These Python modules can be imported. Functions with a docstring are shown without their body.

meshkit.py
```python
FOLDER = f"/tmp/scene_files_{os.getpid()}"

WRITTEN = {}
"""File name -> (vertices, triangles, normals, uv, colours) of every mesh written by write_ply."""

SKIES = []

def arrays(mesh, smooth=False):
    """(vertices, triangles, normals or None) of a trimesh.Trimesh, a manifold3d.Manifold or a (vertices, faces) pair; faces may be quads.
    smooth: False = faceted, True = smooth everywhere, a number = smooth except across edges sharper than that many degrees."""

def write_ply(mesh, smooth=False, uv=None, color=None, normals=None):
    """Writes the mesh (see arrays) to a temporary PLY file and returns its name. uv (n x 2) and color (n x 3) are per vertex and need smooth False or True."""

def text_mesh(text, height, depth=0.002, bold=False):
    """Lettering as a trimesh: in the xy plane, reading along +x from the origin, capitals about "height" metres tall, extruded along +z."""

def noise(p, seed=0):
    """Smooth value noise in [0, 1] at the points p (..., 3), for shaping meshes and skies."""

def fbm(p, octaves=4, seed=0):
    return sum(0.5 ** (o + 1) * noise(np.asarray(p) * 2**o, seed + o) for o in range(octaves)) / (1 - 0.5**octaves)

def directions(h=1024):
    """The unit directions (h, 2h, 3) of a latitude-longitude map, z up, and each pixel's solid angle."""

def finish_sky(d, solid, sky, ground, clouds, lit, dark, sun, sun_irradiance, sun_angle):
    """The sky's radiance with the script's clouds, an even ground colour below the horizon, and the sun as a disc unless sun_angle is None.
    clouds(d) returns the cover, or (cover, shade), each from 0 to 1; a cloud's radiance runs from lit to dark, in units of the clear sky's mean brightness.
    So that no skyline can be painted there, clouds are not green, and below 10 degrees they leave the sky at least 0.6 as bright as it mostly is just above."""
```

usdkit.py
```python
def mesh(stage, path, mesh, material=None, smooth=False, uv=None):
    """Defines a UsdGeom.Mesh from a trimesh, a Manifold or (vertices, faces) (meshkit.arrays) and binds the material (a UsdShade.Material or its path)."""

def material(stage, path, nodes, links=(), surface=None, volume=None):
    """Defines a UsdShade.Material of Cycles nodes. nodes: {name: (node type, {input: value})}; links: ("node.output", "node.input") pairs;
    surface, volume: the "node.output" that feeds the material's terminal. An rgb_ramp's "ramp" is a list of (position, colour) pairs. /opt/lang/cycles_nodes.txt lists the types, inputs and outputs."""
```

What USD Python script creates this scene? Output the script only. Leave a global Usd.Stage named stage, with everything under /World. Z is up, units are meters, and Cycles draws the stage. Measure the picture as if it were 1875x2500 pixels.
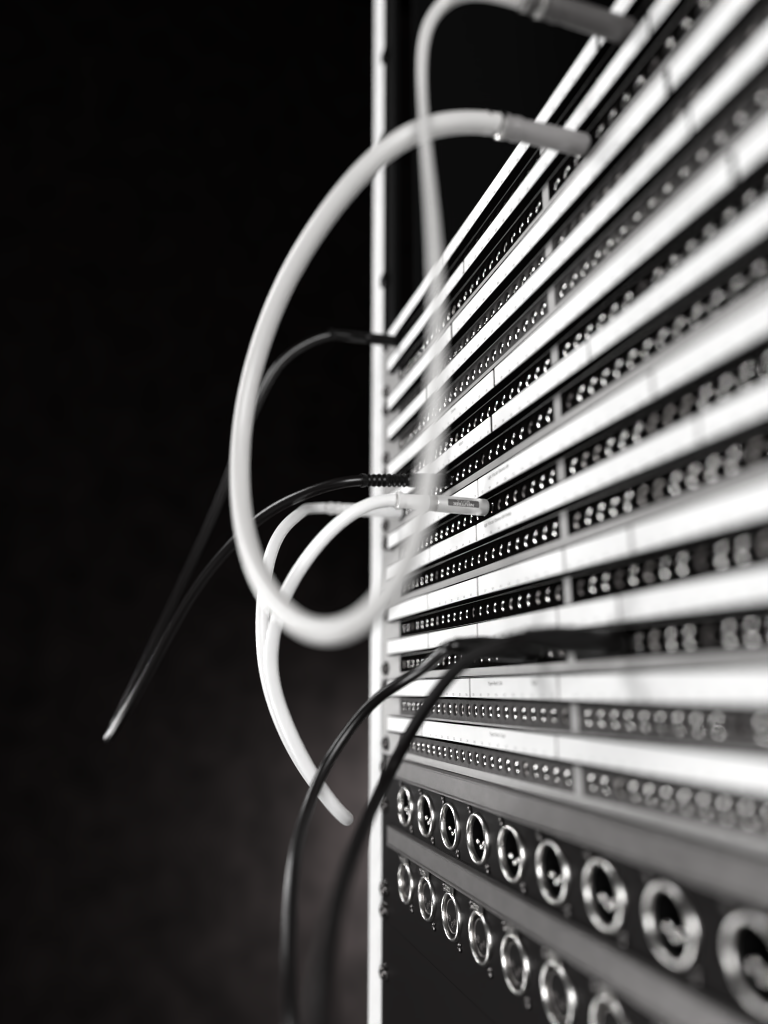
import math, random
import numpy as np, trimesh, usdkit, meshkit
from shapely.geometry import Polygon, Point, box as sbox
from shapely.ops import unary_union
from scipy.interpolate import CubicSpline
from pxr import Usd, UsdGeom, UsdLux, UsdShade, Gf, Sdf

stage = Usd.Stage.CreateInMemory()
UsdGeom.SetStageUpAxis(stage, UsdGeom.Tokens.z)
UsdGeom.SetStageMetersPerUnit(stage, 1.0)
world = UsdGeom.Xform.Define(stage, '/World')
stage.SetDefaultPrim(world.GetPrim())
LIFT = 1200.0                       # everything below is written in millimetres; the camera's target stands this high above the floor
def m3(p): return Gf.Vec3d(p[0] * .001, p[1] * .001, (p[2] + LIFT) * .001)

# ------------------------------------------------------------------ camera
cam = UsdGeom.Camera.Define(stage, '/World/camera')
cp = (465.743, -160.568, -229.614)
cam.AddTransformOp().Set(Gf.Matrix4d(0.302456, 0.953161, 0.002229, 0, 0.22131, -0.072501, 0.972505, 0, 0.927115, -0.293647, -0.232873, 0,
                                     cp[0] * .001, cp[1] * .001, (cp[2] + LIFT) * .001, 1))
cam.CreateHorizontalApertureAttr(36.0)
cam.CreateVerticalApertureAttr(48.0)
cam.CreateFocalLengthAttr(34.738)
cam.CreateFStopAttr(3.0)
cam.CreateFocusDistanceAttr(0.388)
cam.CreateClippingRangeAttr(Gf.Vec2f(0.01, 50.0))
cam.CreateExposureAttr(0.0)

# ------------------------------------------------------------------ lamps
def lamp(name, pos, target, w, h, power, color=(1, 1, 1)):
    l = UsdLux.RectLight.Define(stage, '/World/' + name)
    p, t = np.array(pos, float), np.array(target, float)
    z = (p - t) / np.linalg.norm(p - t)
    x = np.cross([0, 0, 1.0], z) if abs(z[2]) < .98 else np.array([1.0, 0, 0])
    x /= np.linalg.norm(x)
    y = np.cross(z, x)
    q = m3(p)
    l.AddTransformOp().Set(Gf.Matrix4d(*x, 0, *y, 0, *z, 0, q[0], q[1], q[2], 1))
    l.CreateWidthAttr(w * .001); l.CreateHeightAttr(h * .001)
    l.CreateIntensityAttr(power); l.CreateColorAttr(Gf.Vec3f(*color))
    return l
lamp('upper_lamp', (-330, -950, 540), (120, 0, -165), 470, 470, 14.5)
lamp('lower_lamp', (-330, -950, -880), (120, 0, -165), 470, 470, 11.8)
lamp('left_lamp', (-900, -690, -235), (100, 0, -235), 220, 220, 26.0)
lamp('room_lamp', (2500, -950, 60), (100, -60, -150), 1300, 1300, 13.0)
lamp('wall_lamp', (-2180, 990, -880), (-2500, 760, -980), 220, 900, 72.0)

# ------------------------------------------------------------------ materials
def mat(name, col, rough=.5, metal=0.0, bump=0.0, scale=400.0, var=0.0, spec=.5, coat=0.0, rvar=0.0):
    n = {'p': ('principled_bsdf', {'base_color': col, 'roughness': rough, 'metallic': metal, 'specular_ior_level': spec, 'coat_weight': coat, 'coat_roughness': .15})}
    links = []
    if bump or var or rvar:
        n['tc'] = ('texture_coordinate', {})
        n['no'] = ('noise_texture', {'scale': scale, 'detail': 4.0, 'roughness': .6})
        links.append(('tc.object', 'no.vector'))
    if bump:
        n['b'] = ('bump', {'strength': bump, 'distance': .0004})
        links += [('no.fac', 'b.height'), ('b.normal', 'p.normal')]
    if var:
        c = np.array(col)
        n['r'] = ('rgb_ramp', {'ramp': [(.25, tuple(c * (1 - var))), (.75, tuple(np.minimum(c * (1 + var), .95)))]})
        n['n2'] = ('noise_texture', {'scale': scale * .13, 'detail': 5.0, 'roughness': .65})
        links += [('tc.object', 'n2.vector'), ('n2.fac', 'r.fac'), ('r.color', 'p.base_color')]
    if rvar:
        n['mr'] = ('map_range', {'from_min': .3, 'from_max': .7, 'to_min': max(.03, rough - rvar), 'to_max': min(1., rough + rvar)})
        links += [('no.fac', 'mr.value'), ('mr.result', 'p.roughness')]
    return usdkit.material(stage, '/World/Looks/' + name, n, links, surface='p.BSDF')
M = dict(
    paper=mat('label_paper', (.86, .855, .85), .75, bump=.06, scale=900, var=.025, spec=.3),
    backing=mat('label_backing', (.42, .41, .41), .6, var=.15),
    black=mat('black_plastic', (.004, .0037, .0036), .5, bump=.35, scale=1800, spec=.0, rvar=.12),
    satin=mat('black_panel_face', (.004, .0036, .0035), .45, bump=.3, scale=2200, spec=.0, rvar=.1),
    panel_black=mat('panel_black', (.0048, .0038, .0038), .45, bump=.2, scale=2200, spec=.06, rvar=.1),
    rubber=mat('cord_rubber', (.005, .0042, .0042), .27, bump=.1, scale=700, spec=.42),
    matt_rubber=mat('matt_cord_rubber', (.005, .0042, .0042), .5, bump=.1, scale=700, spec=.06),
    gloss=mat('black_rubber', (.004, .0037, .0036), .3, bump=.1, scale=700, spec=.2),
    grainy=mat('grainy_grey_face', (.085, .080, .079), .5, bump=.6, scale=2600, var=.45, spec=.15),
    grainy_dark=mat('grainy_black_face', (.040, .0375, .037), .5, bump=.6, scale=2600, var=.45, spec=.15),
    alu=mat('brushed_aluminium', (.60, .59, .585), .42, 1.0, bump=.25, scale=1500, var=.10, rvar=.1),
    alu_paint=mat('silver_paint', (.36, .352, .347), .5, .3, bump=.2, scale=1600, var=.08),
    bar=mat('grey_bar', (.15, .143, .141), .4, .5, bump=.25, scale=1300, var=.16, rvar=.1),
    nickel=mat('nickel', (.80, .785, .77), .22, 1.0),
    nickel_dull=mat('tarnished_nickel', (.34, .32, .31), .36, 1.0),
    nickel_dark=mat('dirty_nickel', (.12, .11, .108), .45, 1.0, bump=.12, scale=900, var=.2),
    ring=mat('satin_nickel', (.66, .645, .63), .27, 1.0, bump=.08, scale=700, var=.08),
    pin=mat('silver_pin', (.88, .86, .84), .12, 1.0),
    screw=mat('black_screw', (.085, .08, .079), .26, 1.0, bump=.1, scale=900, var=.2),
    white_paint=mat('white_paint', (.78, .775, .77), .4, bump=.12, scale=420, var=.09, spec=.5),
    white_cord=mat('white_vinyl', (.90, .895, .89), .34, bump=.08, scale=350, var=.03, spec=.5),
    grey_cord=mat('greyish_vinyl', (.60, .59, .58), .36, bump=.08, scale=350, var=.03, spec=.5),
    grey_sleeve=mat('grey_sleeve', (.27, .26, .258), .35, .2, bump=.1, scale=900, var=.05),
    dark_sleeve=mat('dark_sleeve', (.085, .08, .079), .35, .2, bump=.1, scale=900, var=.05),
    barrel=mat('satin_barrel', (.84, .83, .82), .34, .65, bump=.06, scale=1200),
    plate=mat('engraved_plate', (.13, .125, .123), .5, .8, bump=.5, scale=2500, var=.2),
    ink=mat('grey_ink', (.30, .295, .29), .8),
    ink_dark=mat('dark_ink', (.05, .05, .05), .8),
    wall=mat('dark_wall', (.0062, .0049, .0048), .9, bump=.5, scale=60, var=.7, spec=.05),
    inside=mat('rack_black', (.003, .003, .003), .8, spec=.05),
)
M['clear'] = usdkit.material(stage, '/World/Looks/clear_boot', {
    'p': ('principled_bsdf', {'base_color': (.92, .91, .90), 'roughness': .22, 'transmission_weight': .35, 'ior': 1.45, 'subsurface_weight': .0}),
    }, [], surface='p.BSDF')

# ------------------------------------------------------------------ mesh helpers (millimetres)
def bx(x0, x1, y0, y1, z0, z1, ch=0.0):
    if ch:
        c = min(ch, .45 * min(x1 - x0, y1 - y0, z1 - z0))
        pts = []
        for X, sx in ((x0, 1), (x1, -1)):
            for Y, sy in ((y0, 1), (y1, -1)):
                for Z, sz in ((z0, 1), (z1, -1)):
                    pts += [(X + sx * c, Y + sy * c, Z), (X + sx * c, Y, Z + sz * c), (X, Y + sy * c, Z + sz * c)]
        return trimesh.convex.convex_hull(np.array(pts))
    m = trimesh.creation.box((x1 - x0, y1 - y0, z1 - z0))
    m.apply_translation(((x0 + x1) / 2, (y0 + y1) / 2, (z0 + z1) / 2))
    return m
def join(l): return trimesh.util.concatenate(l)
def frame_of(d):
    d = np.asarray(d, float); d = d / np.linalg.norm(d)
    a = np.cross(d, [0, 0, 1.0]); a /= np.linalg.norm(a)
    return d, a, np.cross(a, d)
def lathe(profile, base, axis, seg=24, closed=False):
    """profile: (distance along the axis, radius) pairs, revolved about the axis from base."""
    d, a, b = frame_of(axis)
    pr = np.array(profile, float)
    th = np.arange(seg) * 2 * np.pi / seg
    ring = np.cos(th)[:, None] * a + np.sin(th)[:, None] * b
    v = np.asarray(base, float) + pr[:, None, :1] * d + pr[:, None, 1:] * ring[None]
    n = len(pr)
    idx = np.arange(n * seg).reshape(n, seg)
    rows = range(n if closed else n - 1)
    f = []
    for i in rows:
        p, q = idx[i], idx[(i + 1) % n]
        p1, q1 = np.roll(p, -1), np.roll(q, -1)
        f.append(np.stack([p, p1, q], 1)); f.append(np.stack([p1, q1, q], 1))
    m = trimesh.Trimesh(v.reshape(-1, 3), np.vstack(f), process=True)
    m.update_faces(m.nondegenerate_faces())
    return m
def plate(poly, y0, y1):
    """A polygon in x and z, extruded from y0 to y1 (y0 < y1)."""
    parts = [trimesh.creation.extrude_polygon(g, y1 - y0, engine='earcut') for g in getattr(poly, 'geoms', [poly])]
    m = join(parts)
    m.apply_transform(np.array([[1, 0, 0, 0], [0, 0, -1, y1], [0, 1, 0, 0], [0, 0, 0, 1.0]]))
    return m
def sweep(knots, r, n=220, seg=20, rfun=None):
    k = np.array(knots, float)
    t = np.concatenate([[0], np.cumsum(np.sqrt(np.linalg.norm(np.diff(k, axis=0), axis=1)) ** 1.2)])
    cs = CubicSpline(t, k)
    u = np.linspace(0, t[-1], n)
    p = cs(u)
    # gaussian smoothing of small wobbles, ends kept
    w = np.array([1, 4, 6, 4, 1.0]) / 16
    for _ in range(30):
        q = p.copy(); q[2:-2] = sum(w[i] * p[i:len(p) - 4 + i] for i in range(5)); p = q
    T = np.gradient(p, axis=0); T /= np.linalg.norm(T, axis=1, keepdims=True)
    N = np.cross(T[0], [0.3, 0.2, 1.0]); N /= np.linalg.norm(N)
    th = np.arange(seg) * 2 * np.pi / seg
    V = []
    for i in range(n):
        N = N - T[i] * (N @ T[i]); N /= np.linalg.norm(N)
        B = np.cross(T[i], N)
        rr = r if rfun is None else rfun(i / (n - 1))
        V.append(p[i] + rr * (np.cos(th)[:, None] * N + np.sin(th)[:, None] * B))
    V = np.array(V)
    idx = np.arange(n * seg).reshape(n, seg)
    f = []
    for i in range(n - 1):
        a, b = idx[i], idx[i + 1]
        f.append(np.stack([a, np.roll(a, -1), b], 1)); f.append(np.stack([np.roll(a, -1), np.roll(b, -1), b], 1))
    f.append(np.stack([np.full(seg - 2, idx[0, 0]), idx[0, 2:], idx[0, 1:-1]], 1))
    f.append(np.stack([np.full(seg - 2, idx[-1, 0]), idx[-1, 1:-1], idx[-1, 2:]], 1))
    return trimesh.Trimesh(V.reshape(-1, 3), np.vstack(f), process=False), p

# ------------------------------------------------------------------ objects
BASE, COUNT = {}, {}
def numbered(parent, name):
    key = (parent, name); n = COUNT.get(key, 0); COUNT[key] = n + 1
    return name if n == 0 else f'{name}_{n:03d}'
def thing(name, label, cat, base, group=None, kind=None):
    path = '/World/' + numbered('/World', name)
    x = UsdGeom.Xform.Define(stage, path)
    x.AddTranslateOp().Set(m3(base))
    o = x.GetPrim()
    BASE[path] = np.array(base, float)
    if label: o.SetCustomDataByKey('label', label)
    if cat: o.SetCustomDataByKey('category', cat)
    if group: o.SetCustomDataByKey('group', group)
    if kind: o.SetCustomDataByKey('kind', kind)
    return path
def part(parent, name, mesh, material, smooth=False, label=None, kind=None):
    path = parent + '/' + numbered(parent, name)
    root = '/'.join(parent.split('/')[:3])
    v, f, n = meshkit.arrays(mesh, smooth)
    v = (v - BASE[root]) * .001
    g = usdkit.mesh(stage, path, (v, f), M[material])
    if n is not None:
        g.CreateNormalsAttr([Gf.Vec3f(*map(float, k)) for k in n]) if len(n) < 50 else g.CreateNormalsAttr(__import__('pxr').Vt.Vec3fArray.FromNumpy(n.astype(np.float32)))
        g.SetNormalsInterpolation('vertex')
    if label: g.GetPrim().SetCustomDataByKey('label', label)
    if kind: g.GetPrim().SetCustomDataByKey('kind', kind)
    return path

rng = random.Random(7)
nrng = np.random.default_rng(7)

# the dark wall far behind
p = thing('wall', None, None, (-2500, 0, -1200), kind='structure')
part(p, 'wall_face', bx(-2540, -2500, -4000, 4000, -2600, 3200), 'wall')

# ------------------------------------------------------------------ rack
PITCH = 8.5
XL, XR = -43.2, 452.0
rack = thing('equipment_rack', 'white and black upright rack frame holding the stacked panels', 'rack', (200, 60, -1200))
for x0, x1 in ((-72.6, -46.6), (454.5, 481.6)):
    part(rack, 'post', bx(x0, x1, -.4, 1.3, -1200, 620, .75), 'white_paint', 30)
part(rack, 'mounting_rail', bx(-45.0, -27, 3.4, 8, -1200, 620), 'inside')
part(rack, 'mounting_rail', bx(436, 454, 3.4, 8, -1200, 620), 'inside')
part(rack, 'side_panel', bx(-72, -68, 37, 520, -1200, 620), 'inside')
part(rack, 'side_panel', bx(477, 481, 37, 520, -1200, 620), 'inside')
part(rack, 'back_panel', bx(-67, 476, 516, 520, -1200, 620), 'inside')
def screw_mesh(x, z, r=4.2, y=0.0, h=2.6):
    prof = [(0, r), (h * .45, r), (h * .8, r * .82), (h, r * .45), (h, r * .30), (h * .45, r * .22), (h * .45, 0.001)]
    m = lathe(prof, (x, y, z), (0, -1, 0), 18)
    return m
for z in (305.7, 221.3, 89.3, 398.0):
    part(rack, 'cage_nut', join([bx(-48.5, -39, -1.6, 3.0, z - 5, z + 5, .6), lathe([(0, 3.0), (.8, 3.0), (1.2, 2.2), (1.2, .001)], (-43.5, -1.5, z - 1), (0, -1, 0), 14)]), 'gloss', 30)

# ------------------------------------------------------------------ patch panels
J1 = [14.95, -37.8, -89.0, -140.46, -190.5, -239.95]      # height of the upper jack row of each panel, top to bottom
LABELS = ['topmost patchbay, thick white looped cord plugged into both its rows',
          'patchbay with grainy grey jack strips, second from the top, no cord in it',
          'patchbay with the ribbed black plug and a white plug in its lower row',
          'patchbay with the shiny metal engraved plug in its upper row',
          'patchbay with two black plugs side by side right of its middle',
          'lowest patchbay, grainy grey jack strips, right above the round connectors']
GAPS = {(0, 0): [88, 256, 330], (0, 1): [120, 286, 352], (1, 0): [100, 292, 360], (1, 1): [60, 300, 350], (2, 0): [153, 315, 380], (2, 1): [148, 235, 330],
        (3, 0): [130, 270, 345], (3, 1): [61, 127, 290, 360], (4, 0): [56, 127, 209, 252, 330], (4, 1): [56, 125, 201, 243, 330], (5, 0): [114, 199, 325], (5, 1): [45, 196, 318]}
NAMES = {(3, 0): [(143, 'Lgc Vocal Stereo dB', 1.7)], (3, 1): [(137, 'Lgc Vocal Stereo dB Delay', 1.7)], (5, 0): [(136, 'Tape Next Tab', 1.6), (178, 'Tape', 1.6)], (5, 1): [(136, 'Tape Next Tape', 1.6)],
         (2, 1): [(108, 'Main', 1.9)], (2, 0): [(98, 'Stereo', 1.6)]}
# jacks that look dull (or black) in each row; the others are bright
DULL = {(3, 0): (18, 20, 26, 27, 31, 33), (3, 1): (25, 30, 31, 36), (4, 0): (14, 19, 24, 25, 28, 30, 33, 36, 37, 38, 39, 40), (1, 0): tuple(range(1, 11)) + tuple(range(26, 40)), (0, 0): tuple(range(27, 48)),
        (4, 1): (1, 9), (5, 0): (9, 11, 12, 13, 24), (2, 0): (7, 12, 15, 40), (2, 1): (16,)}
TXT = {}
def text(s, h, x, z, y, bold=False):
    key = (s, h, bold)
    if key not in TXT:
        TXT[key] = meshkit.text_mesh(s, h, .04, bold)
    m = TXT[key].copy()
    w = m.bounds[1][0]
    v = m.vertices
    m.vertices = np.stack([v[:, 0] + x, y - v[:, 2], v[:, 1] + z], 1)
    return m, w
def jack_x(j): return ((j - 1) if j <= 24 else j) * PITCH
SLEEVE = [(-1.25 - 1.6 * (1 - math.cos(math.radians(q))), 3.1 - 1.6 * math.sin(math.radians(q))) for q in (50, 45, 40, 35, 30, 25, 20, 15, 11)] + [(-1.5, 2.85)]
BORE = [(-9, .01), (-9, 1.8), (-1.86, 1.84)]
WASHER = [(-1.34, 2.8), (-1.1, 3.0), (-1.15, 3.25), (-2.2, 3.34)]

for pi, j1 in enumerate(J1):
    P = thing('patchbay', LABELS[pi], 'patchbay', (204, 0, j1 - 9), 'patchbays stacked in the rack')
    top, bot = j1 + 16.8, j1 - 32.2
    # aluminium frame with four windows and slotted ears
    outline = sbox(XL, bot, XR, top)
    wins = []
    bl = [(-6.2, 23 * PITCH + 5.9), (25 * PITCH - 5.9, 48 * PITCH + 6.2)]
    for (a, b) in bl:
        wins += [sbox(a, j1 - 5.6, b, j1 + 5.12), sbox(a, j1 - 23.2 - 5.2, b, j1 - 23.2 + 5.75)]
    slots = [Point(x, j1 + dz).buffer(3.4, 6).union(Point(x + 3.5, j1 + dz).buffer(3.4, 6)).convex_hull for x in (-35.5, 441) for dz in (12.6, -25.2)]
    part(P, 'frame', plate(outline.difference(unary_union(wins + slots)), 0, 2.6), 'alu_paint')
    for dz in (12.6, -25.2):
        for x in (-34.2, 443):
            xx = x + rng.uniform(-.6, .6)
            part(P, 'screw', join([lathe([(0, 5.0), (.7, 5.0), (.9, 4.6), (.9, 3.0)], (xx, -.05, j1 + dz), (0, -1, 0), 18), screw_mesh(xx, j1 + dz, 3.9, -.6, 3.0)]), 'screw', 40)
    for r in range(2):
        zc = j1 - 23.2 * r
        # four-sided black blocks, drilled for the jacks
        for k, (a, b) in enumerate(bl):
            js = range(1, 25) if k == 0 else range(25, 49)
            holes = [Point(jack_x(j), zc).buffer(3.35, 5) for j in js]
            lo, hi = (zc - 5.6, zc + 5.1) if r == 0 else (zc - 5.2, zc + 5.75)
            B = part(P, 'jack_block', plate(sbox(a + .02, lo + .02, b - .02, hi - .02).difference(unary_union(holes)), .2, 2.8), {1: 'grainy_dark', 5: 'grainy'}.get(pi, 'satin'))
            rims = []
            for j in js:
                mt = 'nickel_dull' if j in DULL.get((pi, r), ()) else 'nickel'
                if rng.random() < .06: mt = 'nickel_dull'
                if mt == 'nickel_dull' and rng.random() < .3: mt = 'nickel_dark'
                tilt = nrng.normal(0, .007, 2)
                part(B, 'jack', lathe(SLEEVE, (jack_x(j), .2, zc), (tilt[0], -1, tilt[1]), 28), mt, 50)
                rims += [lathe(q, (jack_x(j), .2, zc), (tilt[0], -1, tilt[1]), 16) for q in (WASHER, BORE)]
            part(B, 'jack_holes', join(rims), 'inside', 40)
        # label holder, its grey backing, the paper cards and what is printed on them
        c0, c1 = (j1 + 6.5, j1 + 15.9) if r == 0 else (j1 - 15.9, j1 - 7.1)
        h0, h1 = (c0 - 1.25, c1 + .5) if r == 0 else (c0 - 1.2, c1 + .5)
        H = part(P, 'label_holder', join([bx(-19.4, 427.6, -3.3, -.02, h0, h1), bx(-19.4, 427.6, -4.7, -3.3, h0, h0 + .7, .25), bx(-19.4, 427.6, -4.5, -3.3, h1 - .42, h1, .2)]), 'black')
        part(H, 'backing', bx(-19.0, 427.2, -3.55, -3.32, c0 + .05, c1 - .05), 'backing' if pi >= 3 else 'gloss')
        edges = [-19.2] + GAPS[(pi, r)] + [427.4]
        for a, b in zip(edges[:-1], edges[1:]):
            g = rng.uniform(.9, 2.2)
            dz = rng.uniform(-.12, .12)
            card = bx(a + (g if a > -19 else 0), b - (rng.uniform(.5, 1.6) if b < 427 else 0), -4.02 - rng.uniform(0, .1), -3.57, c0 + .1 + max(dz, 0), c1 - .1 + min(dz, 0))
            sh = rng.uniform(-.25, .25) * .01
            v = card.vertices; v[:, 2] += (v[:, 0] - (a + b) / 2) * sh * .3
            part(H, 'label_card', card, 'paper')
        # small printed numbers over every jack and the few names that can be made out
        ms = []
        for j in range(1, 49):
            m, w = text(str(j), 1.15, 0, 0, 0)
            m.vertices[:, 0] += jack_x(j) - w / 2; m.vertices[:, 2] += c0 + .9; m.vertices[:, 1] += -4.14
            ms.append(m)
        part(H, 'printed_numbers', join(ms), 'ink')
        nm = [text(s, h, x, c1 - 3.4, -4.14, False)[0] for x, s, h in NAMES.get((pi, r), [])]
        if nm: part(H, 'printed_names', join(nm), 'ink')

# ------------------------------------------------------------------ connector panels
XP, X0 = 35.24, 6.4
def connector_panel(zc, label, female, bar_z0, bar_z1, zlo, zhi):
    C = thing('connector_strip', label, 'connector strip', (204, 0, zc), 'connector strips under the patchbays')
    xs = [X0 + i * XP for i in range(12)]
    holes = [Point(x, zc).buffer(11.0, 12) for x in xs]
    part(C, 'panel_face', plate(sbox(XL, zlo, XR, zhi).difference(unary_union(holes)), 0, 2.4), 'panel_black')
    # aluminium label bar standing proud of the panel, rounded left end, a lip along both edges
    h = bar_z1 - bar_z0
    out = sbox(-22, bar_z0, 432, bar_z1).buffer(-2.2).buffer(2.2, 6)
    part(C, 'label_bar', join([plate(out, -3.4, -.02), bx(-20.5, 430, -4.5, -3.4, bar_z0, bar_z0 + 1.5, .5), bx(-20.5, 430, -4.3, -3.4, bar_z1 - 1.3, bar_z1, .4)]), 'bar', 30)
    for i, x in enumerate(xs):
        sx = [(x - 9.6, zc + 11.8), (x + 9.6, zc - 11.8)]
        if not female:
            ring = [(-.6, 11.8), (.6, 11.8), (1.2, 11.65), (1.7, 11.3), (1.95, 10.8), (1.8, 10.3), (1.3, 9.95), (.4, 9.75), (-1.2, 9.7)]
            R = part(C, 'connector', lathe(ring, (x, 0, zc), (0, -1, 0), 44), 'ring', 50)
            part(R, 'socket', lathe([(-1.0, 9.72), (-12, 9.6), (-12, .001)], (x, 0, zc), (0, -1, 0), 24), 'inside')
            a0 = rng.uniform(-.06, .06)
            for ang in (math.pi * .5 + 2.05 + a0, math.pi * .5 - 2.05 + a0, -math.pi * .5 + a0):
                px, pz = x + 3.9 * math.cos(ang), zc - .3 + 3.9 * math.sin(ang) * .92
                part(R, 'pin', lathe([(-12, 1.1), (-1.3, 1.1)], (px, 0, pz), (0, -1, 0), 12), 'gloss', 50)
                part(R, 'pin_tip', lathe([(-1.5, 1.1), (-1.3, 1.22), (-.95, 1.15), (-.6, .85), (-.42, .45), (-.38, .001)], (px, 0, pz), (0, -1, 0), 16), 'pin', 50)
        else:
            ring = [(-.6, 11.6), (.6, 11.6), (1.3, 11.4), (1.8, 10.9), (1.9, 10.4), (1.6, 9.9), (.6, 9.7), (-3, 9.6)]
            R = part(C, 'connector', lathe(ring, (x, 0, zc), (0, -1, 0), 44), 'ring', 50)
            part(R, 'insert', join([lathe([(-3, 9.5), (-3, 8.0), (-.4, 7.9), (-.1, 7.6), (-.1, .001)], (x, 0, zc), (0, -1, 0), 32)]), 'matt_rubber', 40)
            part(R, 'insert_rim', lathe([(-.4, 8.05), (.1, 7.95), (.1, 7.5), (-.3, 7.4)], (x, 0, zc), (0, -1, 0), 32), 'nickel_dull', 40)
            for ang in (math.pi * .5 + 2.05, math.pi * .5 - 2.05, -math.pi * .5):
                part(R, 'contact_hole', lathe([(.05, 1.5), (.2, 1.4), (.2, 1.0), (-.05, .9)], (x + 3.9 * math.cos(ang), 0, zc + 3.9 * math.sin(ang)), (0, -1, 0), 12), 'nickel_dark', 40)
            # push latch: a ribbed nickel tab over the ring
            tab = [bx(x - 4.2, x + 4.2, -2.6, -.02, zc + 11.0, zc + 15.6, .9)]
            for q in range(3):
                tab.append(bx(x - 3.4, x + 3.4, -3.2, -2.5, zc + 11.6 + q * 1.3, zc + 12.3 + q * 1.3, .25))
            part(R, 'latch', join(tab), 'ring', 30)
        for s_, (a, b) in enumerate(sx):
            part(C, 'screw', screw_mesh(a, b, 2.2, 0, 1.2), 'screw', 40)
    for x in (-36.0, 445):
        for z in ((zhi - 8, zlo + 9) if not female else (zc - 12.6, zc - 25.4)):
            part(C, 'mounting_screw', join([lathe([(0, 5.2), (.8, 5.2), (1.0, 4.8), (1.0, 3)], (x, 0, z), (0, -1, 0), 18), screw_mesh(x, z, 4.4, -.7, 3.2)]), 'screw', 40)
    return C
connector_panel(-299.6, 'black strip with a row of round three pin sockets between two grey bars', False, -284.4, -272.6, -313.6, -272.5)
connector_panel(-343.0, 'black strip with latched round connectors, beneath the lower grey bar', True, -326.6, -314.6, -374.2, -313.8)
b = thing('blanking_plate', 'plain smudged black plate filling the rack below the last connectors', 'blanking plate', (204, 0, -500))
part(b, 'panel_face', bx(XL, XR, 0, 2.4, -820, -374.4), 'panel_black')
part(b, 'mounting_screw', join([lathe([(0, 5.2), (.8, 5.2), (1.0, 4.8), (1.0, 3)], (-36, 0, -404.4), (0, -1, 0), 18), screw_mesh(-36, -404.4, 4.4, -.7, 3.2)]), 'screw', 40)
part(b, 'mounting_screw', join([lathe([(0, 5.2), (.8, 5.2), (1.0, 4.8), (1.0, 3)], (-36, 0, -560), (0, -1, 0), 18), screw_mesh(-36, -560, 4.4, -.7, 3.2)]), 'screw', 40)

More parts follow.
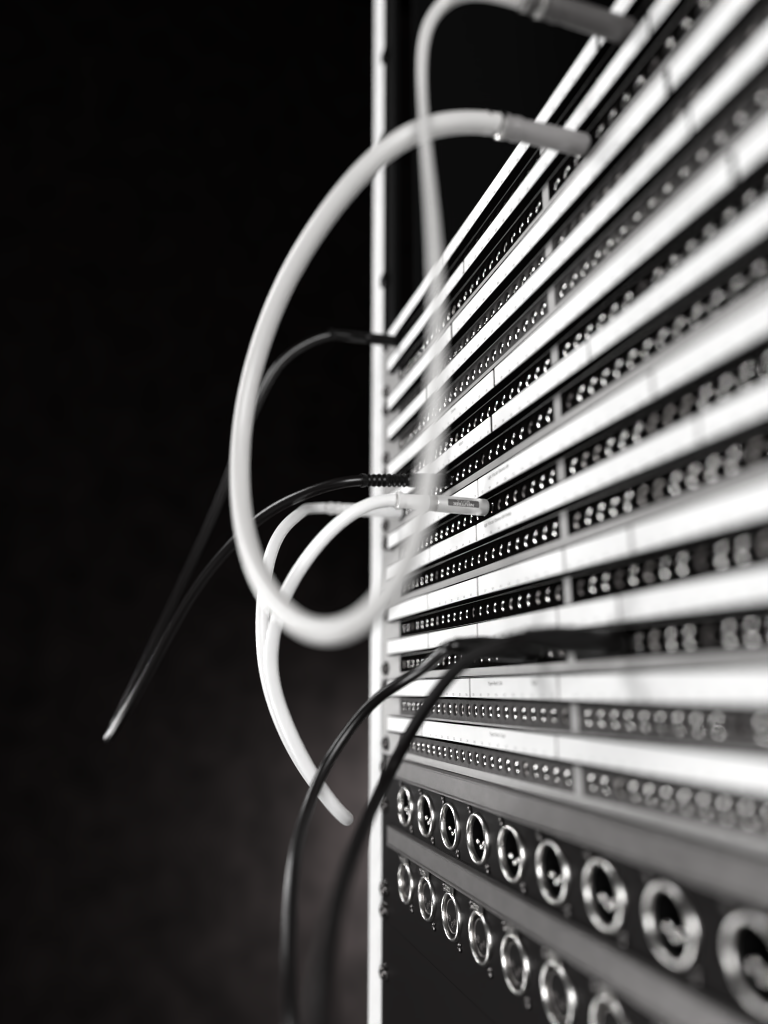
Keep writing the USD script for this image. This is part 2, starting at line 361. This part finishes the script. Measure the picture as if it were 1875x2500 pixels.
# ------------------------------------------------------------------ cords
KNOTS = {
    'big': [[238.0, -36.0, -8.5], [238.5, -47.0, -9.5], [239.8, -65.7, -16.2], [236.7, -78.1, -21.5], [225.2, -91.0, -29.6], [207.5, -103.0, -42.1], [185.8, -115.1, -61.5], [168.4, -123.2, -86.4], [160.6, -127.4, -112.2], [161.9, -128.3, -140.3], [171.2, -126.8, -165.1], [188.5, -122.7, -187.4], [212.2, -116.3, -204.3], [232.7, -109.5, -212.6], [249.7, -100.7, -211.9], [261.2, -94.8, -203.8], [274.8, -92.6, -195.1], [283.8, -91.6, -181.9], [289.7, -91.3, -167.5], [292.0, -90.7, -150.8], [291.4, -90.0, -132.3], [287.1, -88.8, -103.8], [272.4, -84.9, -64.0], [255.2, -79.9, -18.8], [250.7, -78.0, 4.0], [251.5, -74.8, 20.3], [256.2, -66.5, 28.3], [270.0, -57.0, 18.0], [271.0, -46.0, 17.0]],
    'w2': [[136.0, -50.0, -140.5], [136.0, -56.0, -141.0], [138.1, -64.4, -143.9], [135.0, -77.5, -152.5], [130.0, -90.8, -168.6], [124.5, -100.7, -186.6], [119.1, -104.4, -203.2], [114.4, -104.5, -221.7], [110.4, -96.3, -244.0], [106.8, -85.3, -263.6], [103.2, -73.3, -279.9], [97.4, -64.1, -288.9], [85.4, -58.2, -292.5], [70.5, -57.7, -292.6], [67.8, -68.1, -281.6], [76.4, -84.8, -260.4], [86.8, -97.8, -237.0], [94.0, -104.4, -217.4], [96.7, -106.5, -199.7], [97.4, -106.7, -183.6], [93.9, -104.3, -166.4], [83.5, -96.9, -148.4], [57.2, -81.1, -131.2], [0.5, -62.0, -114.0], [0.2, -54.0, -113.0]],
    'bk': [[0.0, -48.0, 12.5], [0.0, -54.0, 12.0], [-7.6, -70.5, 5.4], [-13.9, -86.2, -8.4], [-21.9, -95.7, -28.4], [-33.0, -104.5, -52.8], [-49.3, -116.3, -94.3], [-69.7, -133.2, -141.5], [-87.6, -149.3, -183.7], [-103.4, -165.6, -226.3], [-108.2, -176.5, -253.0], [-90.7, -180.6, -264.0], [-63.5, -173.0, -251.2], [-32.5, -153.8, -212.0], [-2.8, -135.4, -172.8], [25.5, -117.4, -147.5], [45.2, -101.5, -131.9], [62.9, -86.0, -124.0], [78.4, -68.4, -118.7], [85.0, -58.0, -117.5], [85.0, -52.0, -116.8]],
    'd1': [[176.9, -33.0, -212.1], [176.6, -40.0, -211.8], [161.7, -41.0, -216.6], [136.1, -46.6, -225.7], [122.7, -57.2, -235.5], [116.3, -67.2, -248.6], [115.9, -78.6, -265.6], [124.6, -88.5, -283.3], [145.0, -96.8, -298.5], [161.2, -101.0, -315.0], [175.8, -103.5, -330.6], [184.5, -103.7, -347.5]],
    'd2': [[238.0, -33.0, -212.6], [237.8, -40.0, -212.5], [228.3, -43.7, -214.4], [208.0, -46.5, -218.7], [182.6, -47.1, -229.0], [157.3, -49.4, -245.1], [145.3, -55.6, -263.4], [169.4, -71.9, -275.9], [203.0, -88.4, -284.7], [234.2, -101.2, -290.2], [260.4, -110.4, -294.7], [276.9, -115.7, -299.6], [287.2, -118.3, -306.8]],
}
def plug(parent, base, d, kind, label=None):
    """A plug whose tip goes into the jack at base; d points out of the panel."""
    d = np.array(d, float); d /= np.linalg.norm(d)
    L = lambda prof, seg=28: lathe(prof, base, d, seg)
    tip = [(-6, 1.9), (1.2, 1.95)]
    if kind in ('grey', 'dark'):
        sleeve = {'grey': 'grey_sleeve', 'dark': 'dark_sleeve'}[kind]
        G = part(parent, 'plug', L([(.6, .01), (.6, 3.8), (1.6, 4.35), (3, 4.5), (27, 4.4), (30, 4.2), (31, 4.0), (31, .01)]), sleeve, 40)
        part(G, 'plug_tip', L(tip), 'nickel', 40)
        part(G, 'collar', L([(30.6, 3.6), (31.4, 4.7), (34, 4.8), (35, 4.3), (36, 4.3), (37, 4.8), (40, 4.75), (41, 4.2), (47, 4.1), (47, .01)]), sleeve, 40)
        part(G, 'clip', lathe([(38.6, 4.5), (39.1, 5.1), (40.6, 5.1), (41.2, 4.4)], base, d, 28), 'nickel', 40)
        part(G, 'clip', lathe([(45.0, 4.1), (45.4, 4.5), (46.4, 4.5), (46.8, 4.0)], base, d, 28), 'nickel', 40)
    elif kind == 'metal':
        G = part(parent, 'plug', L([(2.2, .01), (2.2, 3.7), (2.6, 4.1), (3.4, 4.25), (29, 4.2), (29.6, 3.9)], 40), 'barrel', 40)
        part(G, 'plug_tip', L([(-6, 1.9), (2.2, 1.95)]), 'nickel', 40)
        part(G, 'front_ring', L([(.3, .01), (.3, 2.7), (2.2, 2.9), (2.2, .01)]), 'black', 40)
        # ribbed chuck: many fine ridges along the axis
        dd, a, bb = frame_of(d)
        ribs = []
        for q in range(26):
            th = q * 2 * math.pi / 26
            u = math.cos(th) * a + math.sin(th) * bb
            w = -math.sin(th) * a + math.cos(th) * bb
            pts = []
            for s0, rr in ((29.3, 4.12), (33.6, 3.9)):
                for k, (rad, off) in enumerate(((3.0, .3), (3.0, -.3), (rr, .2), (rr, -.2))):
                    pts.append(np.array(base) + s0 * dd + rad * u + off * w)
            ribs.append(trimesh.convex.convex_hull(np.array(pts)))
        part(G, 'ribbed_chuck', join(ribs + [L([(29.2, 3.75), (33.8, 3.55)])]), 'ring')
        part(G, 'boot', L([(33.6, 2.6), (33.6, 3.95), (37, 3.75), (44, 3.55), (46.5, 3.7), (48, 4.4), (49.6, 4.45), (50, 4.1), (50, 3.3)], 36), 'clear', 40)
        # engraved plate with raised lettering, wrapped on the side that faces the room
        def wrap(m2, t0, th0, r):
            v = m2.vertices
            t, ang, h = t0 - v[:, 0], th0 + v[:, 1] / r, r + v[:, 2]
            m2.vertices = np.array(base) + t[:, None] * dd + h[:, None] * (np.cos(ang)[:, None] * AX + np.sin(ang)[:, None] * BX)
            return m2
        # AX points from the axis towards the viewer's side (+x, a little down), BX completes the turn upwards
        AX = np.array([.97, 0, -.23]); AX -= dd * (AX @ dd); AX /= np.linalg.norm(AX)
        BX = np.cross(AX, dd); BX = BX if BX[2] > 0 else -BX
        pl = sbox(-8.3, -1.75, 8.3, 1.75).buffer(-.6).buffer(.6, 4)
        grid = trimesh.creation.extrude_polygon(pl, .06, engine='earcut').subdivide().subdivide().subdivide()
        sgn = -1.0
        def upside(m2):                                   # the lettering stands on its head, as the plug was pushed in
            m2.vertices[:, :2] *= sgn; return m2
        part(G, 'name_plate', wrap(grid, 16.3, .28, 4.21), 'plate')
        t1 = meshkit.text_mesh('NEUTRIK', 1.25, .10, True); t1.vertices[:, 0] -= t1.bounds[1][0] / 2; t1.vertices[:, 0] *= 1.45; t1.vertices[:, 1] += .05
        t2 = meshkit.text_mesh('NP3TT-1', .8, .10); t2.vertices[:, 0] -= t2.bounds[1][0] / 2; t2.vertices[:, 0] *= 1.3; t2.vertices[:, 1] -= 1.25
        part(G, 'lettering', join([wrap(upside(t1), 16.3, .28, 4.26), wrap(upside(t2), 16.3, .28, 4.26)]), 'barrel')
    elif kind == 'white':
        G = part(parent, 'plug', L([(.8, .01), (.8, 3.4), (1.4, 3.8), (40, 3.8), (43, 3.4), (43, .01)]), 'white_cord', 40)
        part(G, 'plug_tip', L(tip), 'nickel', 40)
        part(G, 'collar', L([(43, 2.6), (43.2, 3.9), (45, 4.3), (46.5, 3.6), (48, 3.5), (49, 4.0), (51, 4.0), (52, 3.3), (54, 3.3), (54, .01)]), 'clear', 40)
    elif kind == 'ribbed':
        prof = [(.8, .01), (.8, 3.5), (1.6, 4.0), (24, 4.05), (26, 3.7)]
        t = 27.0
        while t < 50:
            prof += [(t, 3.2), (t + .7, 3.9 - (t - 27) * .012), (t + 1.5, 3.9 - (t - 27) * .012), (t + 2.2, 3.2)]
            t += 3.0
        prof += [(51, 3.5), (53, 3.9), (54, 3.7), (54, .01)]
        G = part(parent, 'plug', L(prof), 'gloss', 40)
        part(G, 'plug_tip', L(tip), 'nickel', 40)
    else:
        G = part(parent, 'plug', L([(.8, .01), (.8, 4.0), (1.8, 4.75), (3.5, 4.95), (26, 4.85), (30, 4.4), (34, 3.8), (38, 3.5), (38, .01)]), 'gloss', 40)
        part(G, 'plug_tip', L(tip), 'nickel', 40)
    return G
def cord(label, knots, r, material, group=None, n=260, rfun=None):
    m, p = sweep(knots, r, n, rfun=rfun)
    c = thing('patch_cord', label, 'patch cord', tuple(np.round(p[np.argmin(p[:, 2])], 1)), group)
    part(c, 'cable', m, material, True)
    return c
K = KNOTS
c = cord('thick white cord in a big hanging loop, both ends in the topmost patchbay', K['big'], 4.0, 'grey_cord', n=320, rfun=lambda u: float(np.interp(u, [0, .5, .62, .7, .84, .94, 1], [4.1, 4.1, 2.5, 1.6, 1.6, 2.6, 3.6])))
plug(c, (238, 0, -8.3), (0, -1, -.02), 'grey')
plug(c, (272, 0, 15), (0, -1, .02), 'dark')
c = cord('thinner white cord folded into a hanging hairpin, shiny metal engraved plug at one end', K['w2'], 3.2, 'white_cord', n=320)
plug(c, (136, 0, -140.5), (0, -1, 0), 'metal')
plug(c, (0, 0, -112.2), (0, -1, -.015), 'white')
c = cord('long thin black cord reaching far left past the rack post, ribbed boot on its plug', K['bk'], 3.1, 'rubber', n=320)
plug(c, (0, 0, 14.9), (0, -1, -.045), 'ribbed')
plug(c, (85, 0, -112.2), (0, -1, -.09), 'ribbed')
c = cord('black cord falling past the lower left, plugged left of the middle of the panel', K['d1'], 2.7, 'rubber')
plug(c, (178.5, 0, -213.6), (-.04, -1, .045), 'plain')
c = cord('nearest black cord, blurred, dropping in front of the rack post from right of the middle', K['d2'], 2.7, 'matt_rubber')
plug(c, (238, 0, -213.6), (0, -1, .03), 'plain')
